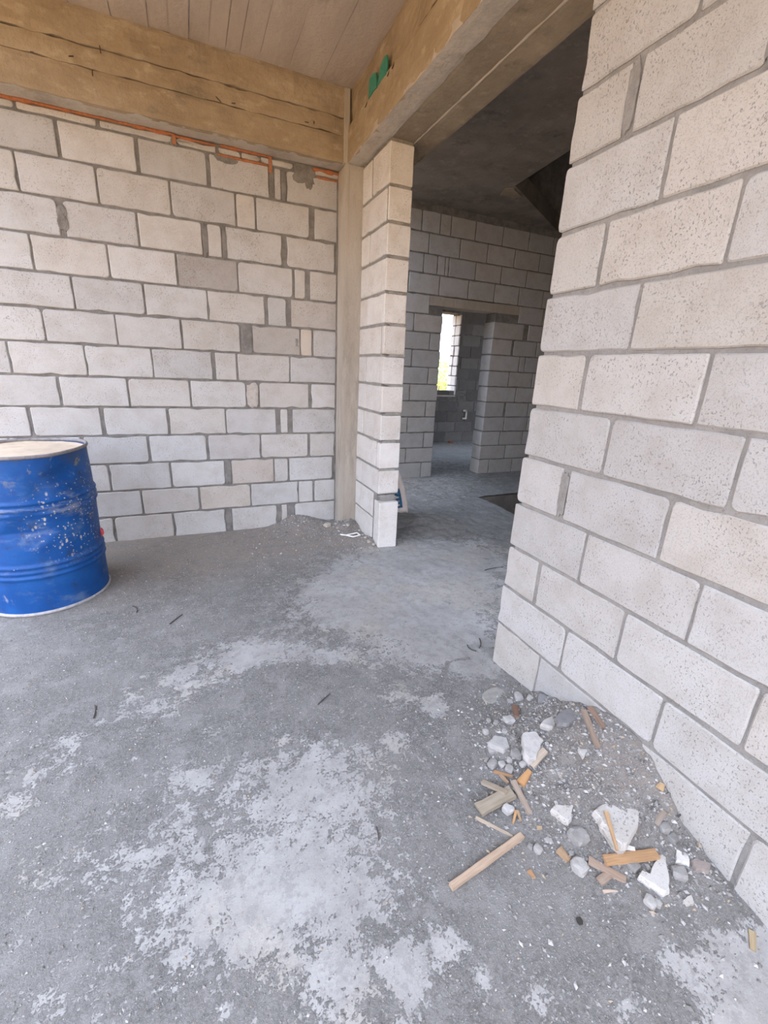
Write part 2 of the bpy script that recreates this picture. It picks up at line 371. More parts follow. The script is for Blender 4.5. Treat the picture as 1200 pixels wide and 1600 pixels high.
# orange foam squeezed along the top of that wall
def foam(x0, x1, z, h):
    v, f = [], []; n = int((x1-x0)/.022)+2
    for i in range(n):
        x = x0+(x1-x0)*i/(n-1); t = h*(.25+1.3*abs(nz(x, z, 5, 11, 4))); e = .010+.006*nz(x, z, 9, 30, 2)
        if i in (0, n-1): t *= .3
        for (dz, dy) in ((t*.5, .004),(t*.42, -e),(-t*.2,-e),(-t*.5, .004)): v.append((x, YB+dy, z+dz))
    for i in range(n-1):
        for k in range(3): a = i*4+k; f.append((a, a+1, a+5, a+4))
    link('foam_seam', v, f, 'grout', wall_back, smooth=True, color=(.46,.18,.085))
foam(-1.4,.06,2.640,.026); foam(.05,.30,2.634,.022); foam(.32,.66,2.640,.026); foam(.93,1.13,2.628,.036); foam(.30,.62,2.588,.02); foam(.96,1.13,2.582,.018)
for (x0,z0,z1) in [(.638,2.55,2.64),(.052,2.59,2.64),(1.128,2.55,2.64)]:
    link('foam_seam', *boxes((x0-.011,YB-.006,z0,x0+.011,YB+.01,z1)), 'grout', wall_back, color=(.42,.19,.10))

# ---- partition: long wall on the right, ends at the doorway
XR = 1.2452; TP = .160
def yz_wall(name, x, rects, t, m='mortar', rec=.006):
    return struct(link(name, *boxes(*[(x+rec, y0, z0, x+t-rec, y1, z1) for y0,z0,y1,z1 in rects]), m))
wall_right = yz_wall('wall_right', XR, [(YRE,-.03,1.372,2.66)], TP, 'mortar_light', rec=.0065)
RB = [-.012,.218,.411,.608,.806,1.007,1.206,1.402,1.599,1.794,1.998,2.191,2.393,2.592,2.645]
RJ = {0:[(1.128,.010),(.737,.008),(.346,.010)],1:[(1.024,.010),(.635,.009)],2:[(1.211,.020),(.817,.010),(.430,.008)],3:[(1.020,.011),(.627,.008)],
 4:[(1.158,.036),(.764,.009)],5:[(1.015,.011),(.625,.009)],6:[(1.156,.019),(.760,.009)],7:[(1.009,.011),(.612,.009)],8:[(1.173,.015),(.790,.008)],
 9:[(1.008,.010),(.61,.009)],10:[(1.165,.039),(.800,.024)],11:[(1.006,.008),(.61,.008)],12:[(1.19,.02),(.79,.01)],13:[(1.0,.01)]}
for c, js in RJ.items():
    last = js[-1][0]; js = list(js)
    while last > YRE+.4: last -= .399; js.append((last, .009))
    zm = (RB[c]+RB[c+1])/2
    course(wall_right, (XR,0,0), (0,1,0), (-1,0,0), YRE, 1.411-.0135*zm+RND.uniform(-.004,.004), js, RB[c], RB[c+1], TP, bed=.0135, rough=1.2, pal=WALLR)
FR = ((XR,0,0),(0,1,0),(-1,0,0))
for uc, zc, w, h in [(1.168,2.095,.038,.18),(.805,2.10,.026,.19),(1.158,.906,.034,.17)]:
    blob('mortar_smear', wall_right, *FR, uc, zc, w, h, .001, 'mortar_light', jit=.15)

# ---- the stub of the same partition beside the column
YP0, YP1 = 2.90, 3.39
wall_stub = yz_wall('wall_stub', XR, [(YP0+.03,-.03,YP1,2.66)], TP, 'mortar_light', rec=.006)
PB = [-.012,.210,.416,.612,.817,1.016,1.214,1.411,1.607,1.805,2.013,2.207,2.405,2.637]
PJ = {0:[(2.978,.028)],1:[(2.982,.024)],2:[(3.253,.010)],3:[(2.959,.012)],4:[(3.254,.012)],5:[(2.951,.010)],6:[(3.233,.010)],7:[(2.955,.020)],8:[(3.237,.010)],9:[(2.938,.010)],10:[(3.222,.012)],11:[(2.942,.020)],12:[(3.208,.026)]}
for c, js in PJ.items():
    y0 = YP0+RND.uniform(-.006,.006)+.02*(PB[c]-1.2)/1.2
    course(wall_stub, (XR,0,0), (0,1,0), (-1,0,0), y0, YP1-.005, js, PB[c], PB[c+1], TP, bed=.018 if c > 1 else .014, skip=(0,) if c < 2 else (), pal=PIER)
block(wall_stub, (XR,0,0), (0,1,0), (-1,0,0), 2.858, 2.962, -.012, .365, TP-.004, color=(.70,.69,.675))
blob('mortar_smear', wall_stub, (XR,YP0-.002,0), (1,0,0), (0,-1,0), .08, .392, .15, .045, .006, 'mortar_light', jit=.2)
for z in PB[3:-1]: blob('mortar_smear', wall_stub, (XR,YP0+.02*(z-1.2)/1.2,0), (1,0,0), (0,-1,0), .08+RND.uniform(-.02,.02), z+RND.uniform(-.004,.004), .13, .022, -.0005, 'mortar_light', jit=.3, off=-.002)

# ---- far wall of the corridor with a doorway
YF = 4.90
wall_far = xz_wall('wall_far', YF, [(1.55,-.03,2.842,3.06),(2.842,2.16,3.608,3.06),(3.608,-.03,5.2,3.06),(3.0,3.06,5.2,4.6)], .2, rec=.005)
FBED = [-.012,.193,.384,.578,.772,.968,1.166,1.362,1.56,1.755,1.954,2.160,2.373,2.571,2.777,2.985]
FL = [2.70,2.465,2.71,2.464,2.706,2.469,2.706,2.468,2.698,2.471]
FRJ = {0:[3.776],1:[4.025],2:[3.903],3:[3.95],4:[3.93],5:[4.082],6:[3.933],7:[4.075,4.171],8:[3.929],9:[4.113]}
WF = dict(O=(0,YF,0), U=(1,0,0), N=(0,-1,0))
for c in range(10):
    js = [(FL[c],.012),(FL[c]-.40,.011),(FL[c]-.80,.011)]
    course(wall_far, WF['O'], WF['U'], WF['N'], 1.56, 2.85+RND.uniform(-.006,.006), js, FBED[c], FBED[c+1], .2, bed=.014)
    js = [(q, .08 if c == 9 else .04 if c in (4,8) else .014) for q in FRJ[c]]; q = FRJ[c][-1]
    js += [(q+.40,.012),(q+.80,.012)]
    course(wall_far, WF['O'], WF['U'], WF['N'], 3.60+RND.uniform(-.006,.006), 5.15, js, FBED[c], FBED[c+1], .2, bed=.014)
course(wall_far, WF['O'], WF['U'], WF['N'], 1.56, 2.655, [(2.25,.012),(1.85,.012)], FBED[10], FBED[11], .2)
course(wall_far, WF['O'], WF['U'], WF['N'], 3.965, 5.15, [(4.36,.012),(4.76,.012)], FBED[10], FBED[11], .2)
for c, xs in {11:[2.773,3.171,3.551,3.926],12:[2.548,2.728,2.829,2.876,3.248,3.623,4.012],13:[2.60,3.01,3.39,3.791],14:[2.496,2.727,2.867,3.198,3.585]}.items():
    js = [(q,.012) for q in xs]; js += [(xs[0]-.4,.012),(xs[0]-.8,.012)]; q = xs[-1]
    while q < 4.7: q += .39; js.append((q,.012))
    course(wall_far, WF['O'], WF['U'], WF['N'], 1.56, 5.15, js, FBED[c], FBED[c+1], .2, bed=.014)
link('lintel', *boxes((2.66,YF-.004,2.052,3.962,YF+.2,2.152)), 'column', wall_far)

# ---- the room beyond: window wall, dim
YW = 7.45
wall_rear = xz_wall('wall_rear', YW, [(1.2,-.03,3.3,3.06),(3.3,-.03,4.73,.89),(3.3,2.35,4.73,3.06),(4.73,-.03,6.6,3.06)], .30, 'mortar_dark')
for c in range(15):
    z0, z1 = c*.2-.005, c*.2+.195; off = .2 if c % 2 else 0
    x = 3.4-off
    while x < 6.4:
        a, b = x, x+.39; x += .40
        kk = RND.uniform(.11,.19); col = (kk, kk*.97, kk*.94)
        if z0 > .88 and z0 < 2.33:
            if b < 4.74: continue
            if a < 4.73: a = 4.735
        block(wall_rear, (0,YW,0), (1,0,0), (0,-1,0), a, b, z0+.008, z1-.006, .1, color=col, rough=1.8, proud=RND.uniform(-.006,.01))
for c in range(8):                                                   # pale rough blocks of the window jamb
    z0 = .90+c*.18; deep = RND.uniform(-.02,.02)
    block(wall_rear, (4.716,0,0), (0,1,0), (-1,0,0), YW-.01+deep*.3, YW+.14+deep, z0+.008, z0+.172, .02, color=(.74,.72,.70), rough=2.4, proud=RND.uniform(-.004,.012))
    block(wall_rear, (4.716,0,0), (0,1,0), (-1,0,0), YW+.155+deep, YW+.31, z0+.008, z0+.172, .02, color=(.76,.74,.72), rough=2.4, proud=RND.uniform(-.004,.012))
link('window_sill', *boxes((3.3,YW-.01,.875,4.74,YW+.31,.902)), 'column', wall_rear)
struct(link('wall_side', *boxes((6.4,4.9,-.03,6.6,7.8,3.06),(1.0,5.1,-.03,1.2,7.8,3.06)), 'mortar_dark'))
struct(link('wall_stairwell', *boxes((5.0,YC,-1.8,5.2,5.0,4.6),(2.75,YC-.2,-.35,5.2,YC,4.6),(1.4,YC-.2,2.6,2.75,YC,3.2)), 'mortar'))  # opening in this unseen corridor end is added to light the far wall

# ------------------------------------------------------------------ column, beams and slabs
def rough_band(name, parent, O, U, V, N, w, h, amp, m, thick=.04, su=.03, sv=.02, ragged=.004, seed=0):
    """a cast concrete band: front grid displaced by noise, ragged long edges, returned sides"""
    O, U, V, N = Vector(O), Vector(U), Vector(V), Vector(N); nu, nv = max(2, int(w/su)), max(2, int(h/sv)); v, f = [], []
    for j in range(nv+1):
        for i in range(nu+1):
            u, t = w*i/nu, h*j/nv; P = O+U*u+V*t
            n = amp*(nz(P.x+seed, P.y, P.z, 5, 4)+.4*nz(P.x, P.y+seed, P.z, 26, 3)); dv = 0
            if j in (0, nv): dv = ragged*nz(u+seed, j, 1, 9, 4); n -= .003
            v.append(P+V*dv+N*n)
    W = nu+1
    for j in range(nv):
        for i in range(nu): a = j*W+i; f.append((a, a+1, a+W+1, a+W))
    rim = [i for i in range(W)]+[j*W+nu for j in range(1, nv+1)]+[nv*W+i for i in range(nu-1, -1, -1)]+[j*W for j in range(nv-1, 0, -1)]
    k = len(v); v += [v[q]-N*thick for q in rim]; n = len(rim)
    for q in range(n): f.append((rim[(q+1)%n], rim[q], k+q, k+(q+1)%n))
    f.append(tuple(range(k+n-1, k-1, -1)))
    if U.cross(V).dot(N) < 0: f = [t[::-1] for t in f]
    return link(name, v, f, m, parent, smooth=False)
ZS, ZC, YB1, XB2 = 2.645, 3.05, 3.41, 1.13
beam_back = struct(link('beam_back', *boxes((XL,YB1+.02,ZS+.01,1.5,3.80,ZC+.02)), 'beam'))
rough_band('formwork_band', beam_back, (XL,YB1,ZS), (1,0,0), (0,0,1), (0,-1,0), 1.13-XL, .152, .004, 'beam', seed=1)
rough_band('formwork_band', beam_back, (XL,YB1-.006,ZS+.154), (1,0,0), (0,0,1), (0,-1,0), 1.13-XL, .092, .006, 'beam', seed=4, ragged=.008)
rough_band('formwork_band', beam_back, (XL,YB1-.014,ZS+.250), (1,0,0), (0,0,1), (0,-1,0), 1.13-XL, .16, .009, 'beam', seed=8, ragged=.012)
rough_band('soffit_band', beam_back, (XL,YB1+.005,ZS), (1,0,0), (0,1,0), (0,0,-1), 1.13-XL, .158, .003, 'column', seed=3, ragged=.002)
beam_right = struct(link('beam_right', *boxes((XB2+.06,YRE,ZS+.01,1.545,3.42,ZC+.02)), 'beam'))
rough_band('formwork_band', beam_right, (XB2,3.41,ZS), (0,-1,0), (0,0,1), (-1,0,0), 3.41-YRE, .20, .004, 'beam', seed=11)
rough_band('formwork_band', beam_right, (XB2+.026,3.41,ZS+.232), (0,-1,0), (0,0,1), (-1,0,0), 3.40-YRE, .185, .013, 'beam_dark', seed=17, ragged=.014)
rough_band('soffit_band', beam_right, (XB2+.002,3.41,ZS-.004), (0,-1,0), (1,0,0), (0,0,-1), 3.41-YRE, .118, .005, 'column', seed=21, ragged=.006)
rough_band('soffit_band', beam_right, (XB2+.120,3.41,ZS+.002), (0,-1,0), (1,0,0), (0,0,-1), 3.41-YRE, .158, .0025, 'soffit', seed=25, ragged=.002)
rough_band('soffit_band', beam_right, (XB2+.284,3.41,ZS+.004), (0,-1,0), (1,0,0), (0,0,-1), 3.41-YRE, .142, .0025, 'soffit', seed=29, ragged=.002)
rough_band('mortar_ridge', beam_right, (XB2+.272,3.41,ZS-.001), (0,-1,0), (1,0,0), (0,0,-1), 3.41-YRE, .012, .003, 'column', seed=31, ragged=.006, sv=.006)
rough_band('corner_fillet', beam_back, (XB2-.024,YB1-.022,ZS-.004), (1,0,0), (0,0,1), (0,-1,0), .034, .41, .002, 'column', thick=.05, su=.012, seed=33)
column = struct(link('column_corner', *boxes((1.130,3.395,-.03,1.54,3.80,ZS+.02)), 'column'))
rough_band('cast_face', column, (1.118,3.385,-.02), (1,0,0), (0,0,1), (0,-1,0), .15, 2.66, .003, 'column', su=.02, sv=.03, seed=41, ragged=.001)
rough_band('cast_face', column, (1.118,3.70,-.02), (0,-1,0), (0,0,1), (-1,0,0), .318, 2.66, .002, 'column', su=.03, sv=.03, seed=44, ragged=.001, thick=.02)
rough_band('mortar_fillet', column, (1.108,YB-.010,-.02), (1,0,0), (0,0,1), (0,-1,0), .026, 2.6, .004, 'mortar', su=.01, sv=.03, seed=46, ragged=.002, thick=.03)
def nail(parent, a, b, r=.0028): link('nail', *tube(a, b, r, 6), 'metal', parent, color=(.10,.08,.06))
for x, z, dx, dz in [(-.41,2.83,-.02,-.012),(-.33,2.79,0,-.03),(-.28,2.875,0,.026),(.33,2.80,-.03,.015),(.39,2.81,.02,-.002),(.84,2.815,.02,-.006),(.90,2.83,-.006,-.02),(-.60,2.80,.014,-.006)]:
    nail(beam_back, (x,YB1-.008,z), (x+dx,YB1-.022,z+dz))
for y, z in [(2.72,2.84),(2.66,2.845),(3.05,2.84)]: nail(beam_right, (XB2+.004,y,z), (XB2-.008,y,z-.03))

ceiling = struct(link('ceiling', *boxes((XL,YRE,ZC+.005,1.30,3.60,ZC+.2)), 'ceil'))
ce = [XL,-1.6,-1.36,-1.12,-.88,-.62,-.40,-.21,-.03,.07,.172,.275,.367,.448,.556,.732,.94,1.14]
for a, b in zip(ce, ce[1:]):
    if a < XL-.01: continue
    dz = RND.uniform(-.003,.003); g = RND.uniform(.0015,.004)
    rough_band('board_mark', ceiling, (a+g,YRE,ZC+dz), (1,0,0), (0,1,0), (0,0,-1), b-a-2*g, 3.43-YRE, .0015, 'ceil', su=.06, sv=.12, seed=a*3, ragged=0, thick=.02)
cor = [(1.4,YC),(2.72,YC),(2.72,2.3),(3.05,4.07),(4.36,4.88),(5.05,4.95),(5.05,5.02),(1.56,5.02),(1.56,3.7),(1.4,3.7)]
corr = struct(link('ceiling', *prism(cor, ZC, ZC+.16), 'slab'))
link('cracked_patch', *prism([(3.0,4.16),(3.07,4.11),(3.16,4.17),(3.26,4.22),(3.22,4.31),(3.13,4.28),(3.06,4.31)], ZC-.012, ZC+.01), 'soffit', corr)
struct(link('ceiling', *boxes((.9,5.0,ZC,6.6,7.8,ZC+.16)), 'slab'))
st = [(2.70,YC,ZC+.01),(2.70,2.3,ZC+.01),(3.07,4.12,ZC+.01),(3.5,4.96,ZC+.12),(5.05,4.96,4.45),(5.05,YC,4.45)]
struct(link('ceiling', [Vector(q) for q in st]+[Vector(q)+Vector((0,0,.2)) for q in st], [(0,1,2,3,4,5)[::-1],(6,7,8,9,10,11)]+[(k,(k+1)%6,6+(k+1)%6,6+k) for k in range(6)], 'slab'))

# stairwell going down
PIT = (2.90, 2.2, 4.6, 3.92)
struct(link('wall_pit', *boxes((2.84,2.14,-1.8,2.90,3.98,-.02),(2.84,3.92,-1.8,4.66,3.98,-.02),(4.6,2.14,-1.8,4.66,3.98,-.02),(2.84,2.14,-1.8,4.66,2.2,-.02),(2.84,2.14,-1.9,4.66,3.98,-1.8)), 'slab'))
flight = struct(empty('stair_flight', (2.9,2.2,-1.8)))
for k in range(6):
    link('step', *boxes((k*.28,0,0,(k+1)*.28,1.7,1.55-k*.26)), 'slab', flight)

# ------------------------------------------------------------------ floor
def axis(lo, hi, a, b, fine, coarse):
    r = []; x = lo
    while x < hi-1e-6:
        r.append(x); x += fine if a <= x < b else coarse
    r.append(hi); return r
SCREED = [(1.35,2.30,.62,.62,1.6),(.85,2.15,.32,.42,1.2),(1.12,1.62,.30,.26,1.1),(1.7,2.6,.5,.35,1.0),(1.12,.20,.17,.12,1.6),(.96,.12,.12,.12,1.2),(.2,1.9,.3,.2,.3),(-.1,1.2,.5,.45,.22),(0,.8,.4,.3,.2),(2.6,4.6,.8,1.0,.7),(4.2,6.5,1.4,1.6,1.2),(.5,2.2,.3,.3,.3)]
SCREED_PATCHES = [
 (-0.262,1.640,0.150,0.076,0.7), (-0.097,1.780,0.167,0.110,0.9), (-0.115,1.255,0.167,0.066,0.55), (0.300,1.056,0.257,0.190,1.0), (-0.497,1.514,0.088,0.080,0.7), (-0.595,1.373,0.067,0.116,0.7), (0.177,0.785,0.253,0.110,1.05), (-0.019,0.763,0.194,0.071,0.7), (0.190,0.562,0.095,0.071,1.1), (0.347,0.521,0.049,0.079,1.2), (-0.192,1.046,0.145,0.094,0.45), (-0.448,1.051,0.142,0.077,0.35), (0.148,1.850,0.086,0.137,0.8), (0.411,1.755,0.363,0.073,0.8), (0.827,1.231,0.062,0.064,1.2), (0.705,1.346,0.095,0.056,0.9), (1.162,1.363,0.124,0.091,1.0), (0.458,0.539,0.045,0.037,1.0), (0.611,0.367,0.050,0.046,0.9), (-0.333,0.770,0.189,0.074,0.25), (0.595,1.137,0.069,0.080,0.5), (0.951,0.309,0.050,0.030,0.9), (0.509,0.446,0.021,0.037,0.7), (0.797,0.297,0.042,0.058,0.4), ]
DRAG = [[(-.049,1.12),(.001,1.202),(.087,1.323),(.146,1.338),(.264,1.326)],[(.933,1.358),(1.031,1.465),(1.154,1.457)]]
def screed(x, y):
    s = -.60
    for cx, cy, rx, ry, a in SCREED:
        q = ((x-cx)/rx)**2+((y-cy)/ry)**2
        if q < 4: s += a*math.exp(-q*1.1)
    ca, sa = math.cos(.4225), math.sin(.4225)
    for cx, cy, rx, ry, a in SCREED_PATCHES:
        dx, dy = x-cx, y-cy; q = ((dx*ca-dy*sa)/rx)**2+((dx*sa+dy*ca)/ry)**2
        if q < 4: s += a*math.exp(-q*.9)
    if 0 < y-1 < .6:
        for line in DRAG:                                            # grooves dragged through the dust
            for (ax, ay), (bx, by) in zip(line, line[1:]):
                t = max(0, min(1, ((x-ax)*(bx-ax)+(y-ay)*(by-ay))/((bx-ax)**2+(by-ay)**2))); d = math.hypot(x-ax-t*(bx-ax), y-ay-t*(by-ay))
                if d < .03: s -= .9*math.exp(-(d/.011)**2)
    h = ground_height(x, y)
    return s-min(1.2, h*25)
def soil(x, y):
    s = 0
    if x < 1.3: s = max(0, min(1, (y-2.55-.15*nz(x,y,2,3,3))/.45))*.9
    s = max(s, min(1, ground_height(x, y)*8)*.65)
    return max(0, min(1, s))
gx = axis(XL, 6.6, -1.3, 2.9, .014, .07); gy = axis(-2.4, 7.8, .1, 3.6, .014, .05)
fv, ff, a_s, a_d = [], [], [], []; W = len(gx)
for y in gy:
    for x in gx:
        fv.append((x, y, floor_z(x, y))); a_s.append(screed(x, y)); a_d.append(soil(x, y))
for j in range(len(gy)-1):
    for i in range(W-1):
        mx, my = (gx[i]+gx[i+1])/2, (gy[j]+gy[j+1])/2
        if PIT[0] < mx < PIT[2] and PIT[1] < my < PIT[3] or mx > 1.42 and my < YC or my < YRE-.05: continue
        a = j*W+i; ff.append((a, a+1, a+W+1, a+W))
floor = struct(link('floor', fv, ff, 'floor', smooth=True))
at = floor.data.attributes.new('screed', 'FLOAT', 'POINT'); at.data.foreach_set('value', a_s)
at = floor.data.attributes.new('soil', 'FLOAT', 'POINT'); at.data.foreach_set('value', a_d)
struct(link('ground', *boxes((-60,-70,-.5,2.84,70,-.3),(4.66,-70,-.5,70,70,-.3),(2.84,-70,-.5,4.66,2.14,-.3),(2.84,3.98,-.5,4.66,70,-.3)), 'ground'), 'dry earth around the building')

# added, unseen earth bank on the open sides: hides low sky, bounces warm light
hv, hf = [], []; hx = [-40+1.25*i for i in range(65)]; hy = [-44+1.25*i for i in range(57)]
def bank(x, y):
    d = max(-5.2-x, -5.0-y); t = max(0, min(1, d/5.5)); return -.34+4.6*t*t*(3-2*t)*(1+.12*nz(x, y, 0, .2, 3))+.05*nz(x, y, 4, .9, 3)*(d > 0)
for y in hy:
    for x in hx: hv.append((x, y, bank(x, y)))
for j in range(len(hy)-1):
    for i in range(len(hx)-1):
        a = j*len(hx)+i; q = (a, a+1, a+1+len(hx), a+len(hx))
        if max(hv[k][2] for k in q) > -.29: hf.append(q)
struct(link('added_earth_bank', hv, hf, 'ground', smooth=True), 'unseen earth slope added to hide low sky and bounce warm light')

# gravel grains strewn over the dust
def gravel(name, count, region, lo, hi, seed, label, dens):
    rd = random.Random(seed); v, f, tones = [], [], []; done = 0; tries = 0
    while done < count and tries < count*12:
        tries += 1
        x, y = rd.uniform(region[0], region[2]), rd.uniform(region[1], region[3])
        if x > XR-.005 and (y < 1.42 or y > 2.84): continue
        if (x+.83)**2+(y-2.84)**2 < .085: continue
        if rd.random() > dens(x, y): continue
        z = floor_z(x, y); r = lo+(hi-lo)*rd.random()**3.2; k = len(v)
        a = rd.uniform(0, 6.28); sx, sy, sz = (r*rd.uniform(.7,1.5), r*rd.uniform(.6,1.1), r*rd.uniform(.5,.9))
        ca, sa = math.cos(a), math.sin(a)
        for px, py, pz in ((1,0,0),(.25,.9,.1),(-.9,.3,-.1),(-.2,-1,0),(.1,.05,1),(0,0,-.8)):
            px, py, pz = px*sx*rd.uniform(.8,1.2), py*sy*rd.uniform(.8,1.2), pz*sz
            v.append((x+px*ca-py*sa, y+px*sa+py*ca, z+sz*.35+pz))
        for i in range(4): f += [(k+i, k+(i+1)%4, k+4), (k+(i+1)%4, k+i, k+5)]
        t = rd.random(); c = (.48,.475,.47) if t < .14 else (.32,.315,.31) if t < .58 else (.22,.215,.21) if t < .94 else (.38,.32,.25)
        kk = rd.uniform(.8,1.12); c = tuple(q*kk for q in c); tones += [(*c, 1)]*6; done += 1
    o = link(name, v, f, 'gravel', None)
    ca = o.data.attributes.new('tone', 'FLOAT_COLOR', 'POINT'); ca.data.foreach_set('color', [q for t in tones for q in t])
    o['kind'] = 'stuff'; o['label'] = label; o['category'] = 'gravel'
    return o
gravel('gravel', 26000, (-1.15,.12,1.25,3.5), .0013, .0046, 5, 'fine pale grit strewn over the dusty grey screed floor', lambda x, y: max(.04, min(1, .55-.7*screed(x, y))))
gravel('rubble_grit', 6500, (.62,.2,1.245,1.25), .0018, .0085, 6, 'coarse grit and mortar crumbs covering the dirt heap by the right wall', lambda x, y: min(1, ground_height(x, y)*11+.05))
gravel('corner_grit', 1500, (.3,2.75,1.25,3.55), .003, .011, 7, 'brownish crumbs piled in the corner at the column foot', lambda x, y: min(1, ground_height(x, y)*16+.08))

# ------------------------------------------------------------------ blue steel drum
DX, DY, DH, DR = -.83, 2.84, .842, .287
drum = tag(empty('steel_drum', (DX, DY, 0)), 'dented blue steel drum spattered with mortar in front of the block wall', 'drum')
def drum_radius(z, a):
    r = DR
    for zc, am in ((.215,.010),(.245,.010),(.275,.010),(.55,.010),(.58,.010),(.61,.010)): r += am*math.exp(-((z-zc)/.0095)**2)
    da = lambda c: (a-c+math.pi)%(2*math.pi)-math.pi
    for a0, c, zc, sl, hw in ((-1.45,.262,.46,.26,.5),(-.80,.270,.735,.30,.35),(-2.3,.26,.6,.2,.6),(.9,.266,.4,.2,.5)):
        q = math.cos(da(a0))
        if q > .7: r = min(r, (c+sl*abs(z-zc))/q)               # big dent towards the camera
    r -= .010*math.exp(-(da(-1.15)/.16)**2-((z-.66)/.05)**2)               # crease under the rim
    r -= .016*math.exp(-(da(-.45)/.35)**2-((z-.80)/.10)**2)
    r += .004*nz(math.cos(a)*.6, math.sin(a)*.6, z, 4, 3)
    return r
NA = 96; zs = [i*DH/130 for i in range(131)]; v, f = [], []
for z in zs:
    for k in range(NA):
        a = 2*math.pi*k/NA; r = drum_radius(z, a); v.append((r*math.cos(a), r*math.sin(a), z))
for j in range(len(zs)-1):
    for k in range(NA): f.append((j*NA+k, j*NA+(k+1)%NA, (j+1)*NA+(k+1)%NA, (j+1)*NA+k))
link('body', v, f, 'drum', drum, smooth=True)
def ring(name, z, rr, m, color, rad=None):
    v, f = [], []
    for k in range(NA):
        a = 2*math.pi*k/NA; R = (rad or (lambda q: DR+.004))(a)
        for i in range(8):
            t = 2*math.pi*i/8; v.append(((R+rr*math.cos(t))*math.cos(a), (R+rr*math.cos(t))*math.sin(a), z+rr*1.2*math.sin(t)+.005*math.sin(a*2+1)*(z > .5)))
    for k in range(NA):
        for i in range(8): f.append((k*8+i, ((k+1)%NA)*8+i, ((k+1)%NA)*8+(i+1)%8, k*8+(i+1)%8))
    return link(name, v, f, m, drum, smooth=True, color=color)
ring('top_rim', DH+.002, .0075, 'metal', (.27,.26,.27), lambda a: drum_radius(DH, a)+.001)
ring('bottom_rim', .009, .008, 'metal', (.42,.42,.44), lambda a: DR+.002)
v, f = [(0,0,DH-.02)], []
for j in range(1, 13):
    for k in range(NA):
        a = 2*math.pi*k/NA; r = (drum_radius(DH, a)-.004)*j/12
        z = DH-.018+.004*nz(r*math.cos(a), r*math.sin(a), 3, 7, 3)+(.008 if j == 12 else 0)
        v.append((r*math.cos(a), r*math.sin(a), z))
for k in range(NA): f.append((0, 1+k, 1+(k+1)%NA))
for j in range(11):
    for k in range(NA): f.append((1+j*NA+k, 1+(j+1)*NA+k, 1+(j+1)*NA+(k+1)%NA, 1+j*NA+(k+1)%NA))
o = link('lid', v, f, 'dusty', drum, smooth=True, color=(.62,.52,.41)); o['label'] = 'sunken lid covered in tan dust'
bung = link('bung', *tube((-.17,-.1,DH-.02), (-.17,-.1,DH-.004), .03, 14), 'metal', o, color=(.45,.40,.33))
a = -.02; rr = DR+.004
o = link('red_tag', [(rr*math.cos(a+da)+.002, rr*math.sin(a+da), .335+dz) for da, dz in ((-.05,-.02),(.05,-.015),(.04,.03),(-.04,.02))]+[(rr*math.cos(a+da)+.012, rr*math.sin(a+da), .335+dz) for da, dz in ((-.06,-.01),(.05,-.012),(.04,.015),(-.03,.02))],
     [(0,1,2,3)[::-1],(4,5,6,7),(0,1,5,4),(1,2,6,5),(2,3,7,6),(3,0,4,7)], 'film', drum, color=(.70,.06,.08)); o['label'] = 'small red tag'

# ------------------------------------------------------------------ debris
def stick(name, A, B, w, th, color, label, cat='wood scrap', group=None, taper=.8, m='wood', bend=0):
    A, B = Vector(A), Vector(B); d = B-A; L = d.length; d.normalize(); up = Vector((0,0,1)); s = up.cross(d).normalized(); up = d.cross(s)
    v, f = [], []; n = 5
    for i in range(n+1):
        t = i/n; ww = w*(1 if taper >= 1 else (1-(1-taper)*t))*RND.uniform(.93,1.07); hh = th*RND.uniform(.92,1.08)
        x = (t-.5)*L*(1+(0 if 0 < i < n else RND.uniform(-.01,.02))); yb = bend*L*(1-(2*t-1)**2)
        for (a, b) in ((-1,-1),(1,-1),(1,1),(-1,1)): v.append((x+RND.uniform(-.1,.1)*w*(i in (0,n)), yb+a*ww/2, b*hh/2))
    for i in range(n):
        for k in range(4): a = i*4+k; f.append((a, i*4+(k+1)%4, (i+1)*4+(k+1)%4, (i+1)*4+k))
    f += [(3,2,1,0), tuple(n*4+k for k in range(4))]; f = [t[::-1] for t in f]
    o = link(name, v, f, m, None, color=color)
    R = Matrix((d, s, up)).transposed().to_4x4(); o.matrix_world = Matrix.Translation((A+B)/2)@R
    return tag(o, label, cat, group)
def chunk(name, z, th, poly, color, label, cat='rubble', sub=4, tilt=(0,0), m='block', group=None):
    """a flat broken fragment: traced top outline, jagged rim, domed top, real thickness"""
    cx, cy = sum(p[0] for p in poly)/len(poly), sum(p[1] for p in poly)/len(poly); pts = []
    for (ax, ay), (bx, by) in zip(poly, poly[1:]+poly[:1]):
        for k in range(sub):
            t = k/sub; L = math.hypot(bx-ax, by-ay); j = RND.gauss(0, .035)*L if k else 0
            pts.append((ax+(bx-ax)*t+(by-ay)/L*j-cx, ay+(by-ay)*t-(bx-ax)/L*j-cy))
    n = len(pts); v, f = [], []
    for s, dz in ((.95,.0),(.985,-.002),(1.0,-.10*th-.003),(1.05,-th*.6),(.95,-th*1.3)):
        for x, y in pts: v.append((x*s, y*s, dz+RND.uniform(-.0004,.0004)+tilt[0]*x+tilt[1]*y))
    f.append(tuple(range(n))); 
    for k in range(4): f += [(k*n+i, (k+1)*n+i, (k+1)*n+(i+1)%n, k*n+(i+1)%n) for i in range(n)]
    f.append(tuple(range(5*n-1, 4*n-1, -1)))
    area = sum(a[0]*b[1]-b[0]*a[1] for a, b in zip(poly, poly[1:]+poly[:1]))
    if area < 0: f = [t[::-1] for t in f]
    return tag(link(name, v, f, m, None, (cx, cy, z), color=color), label, cat, group)
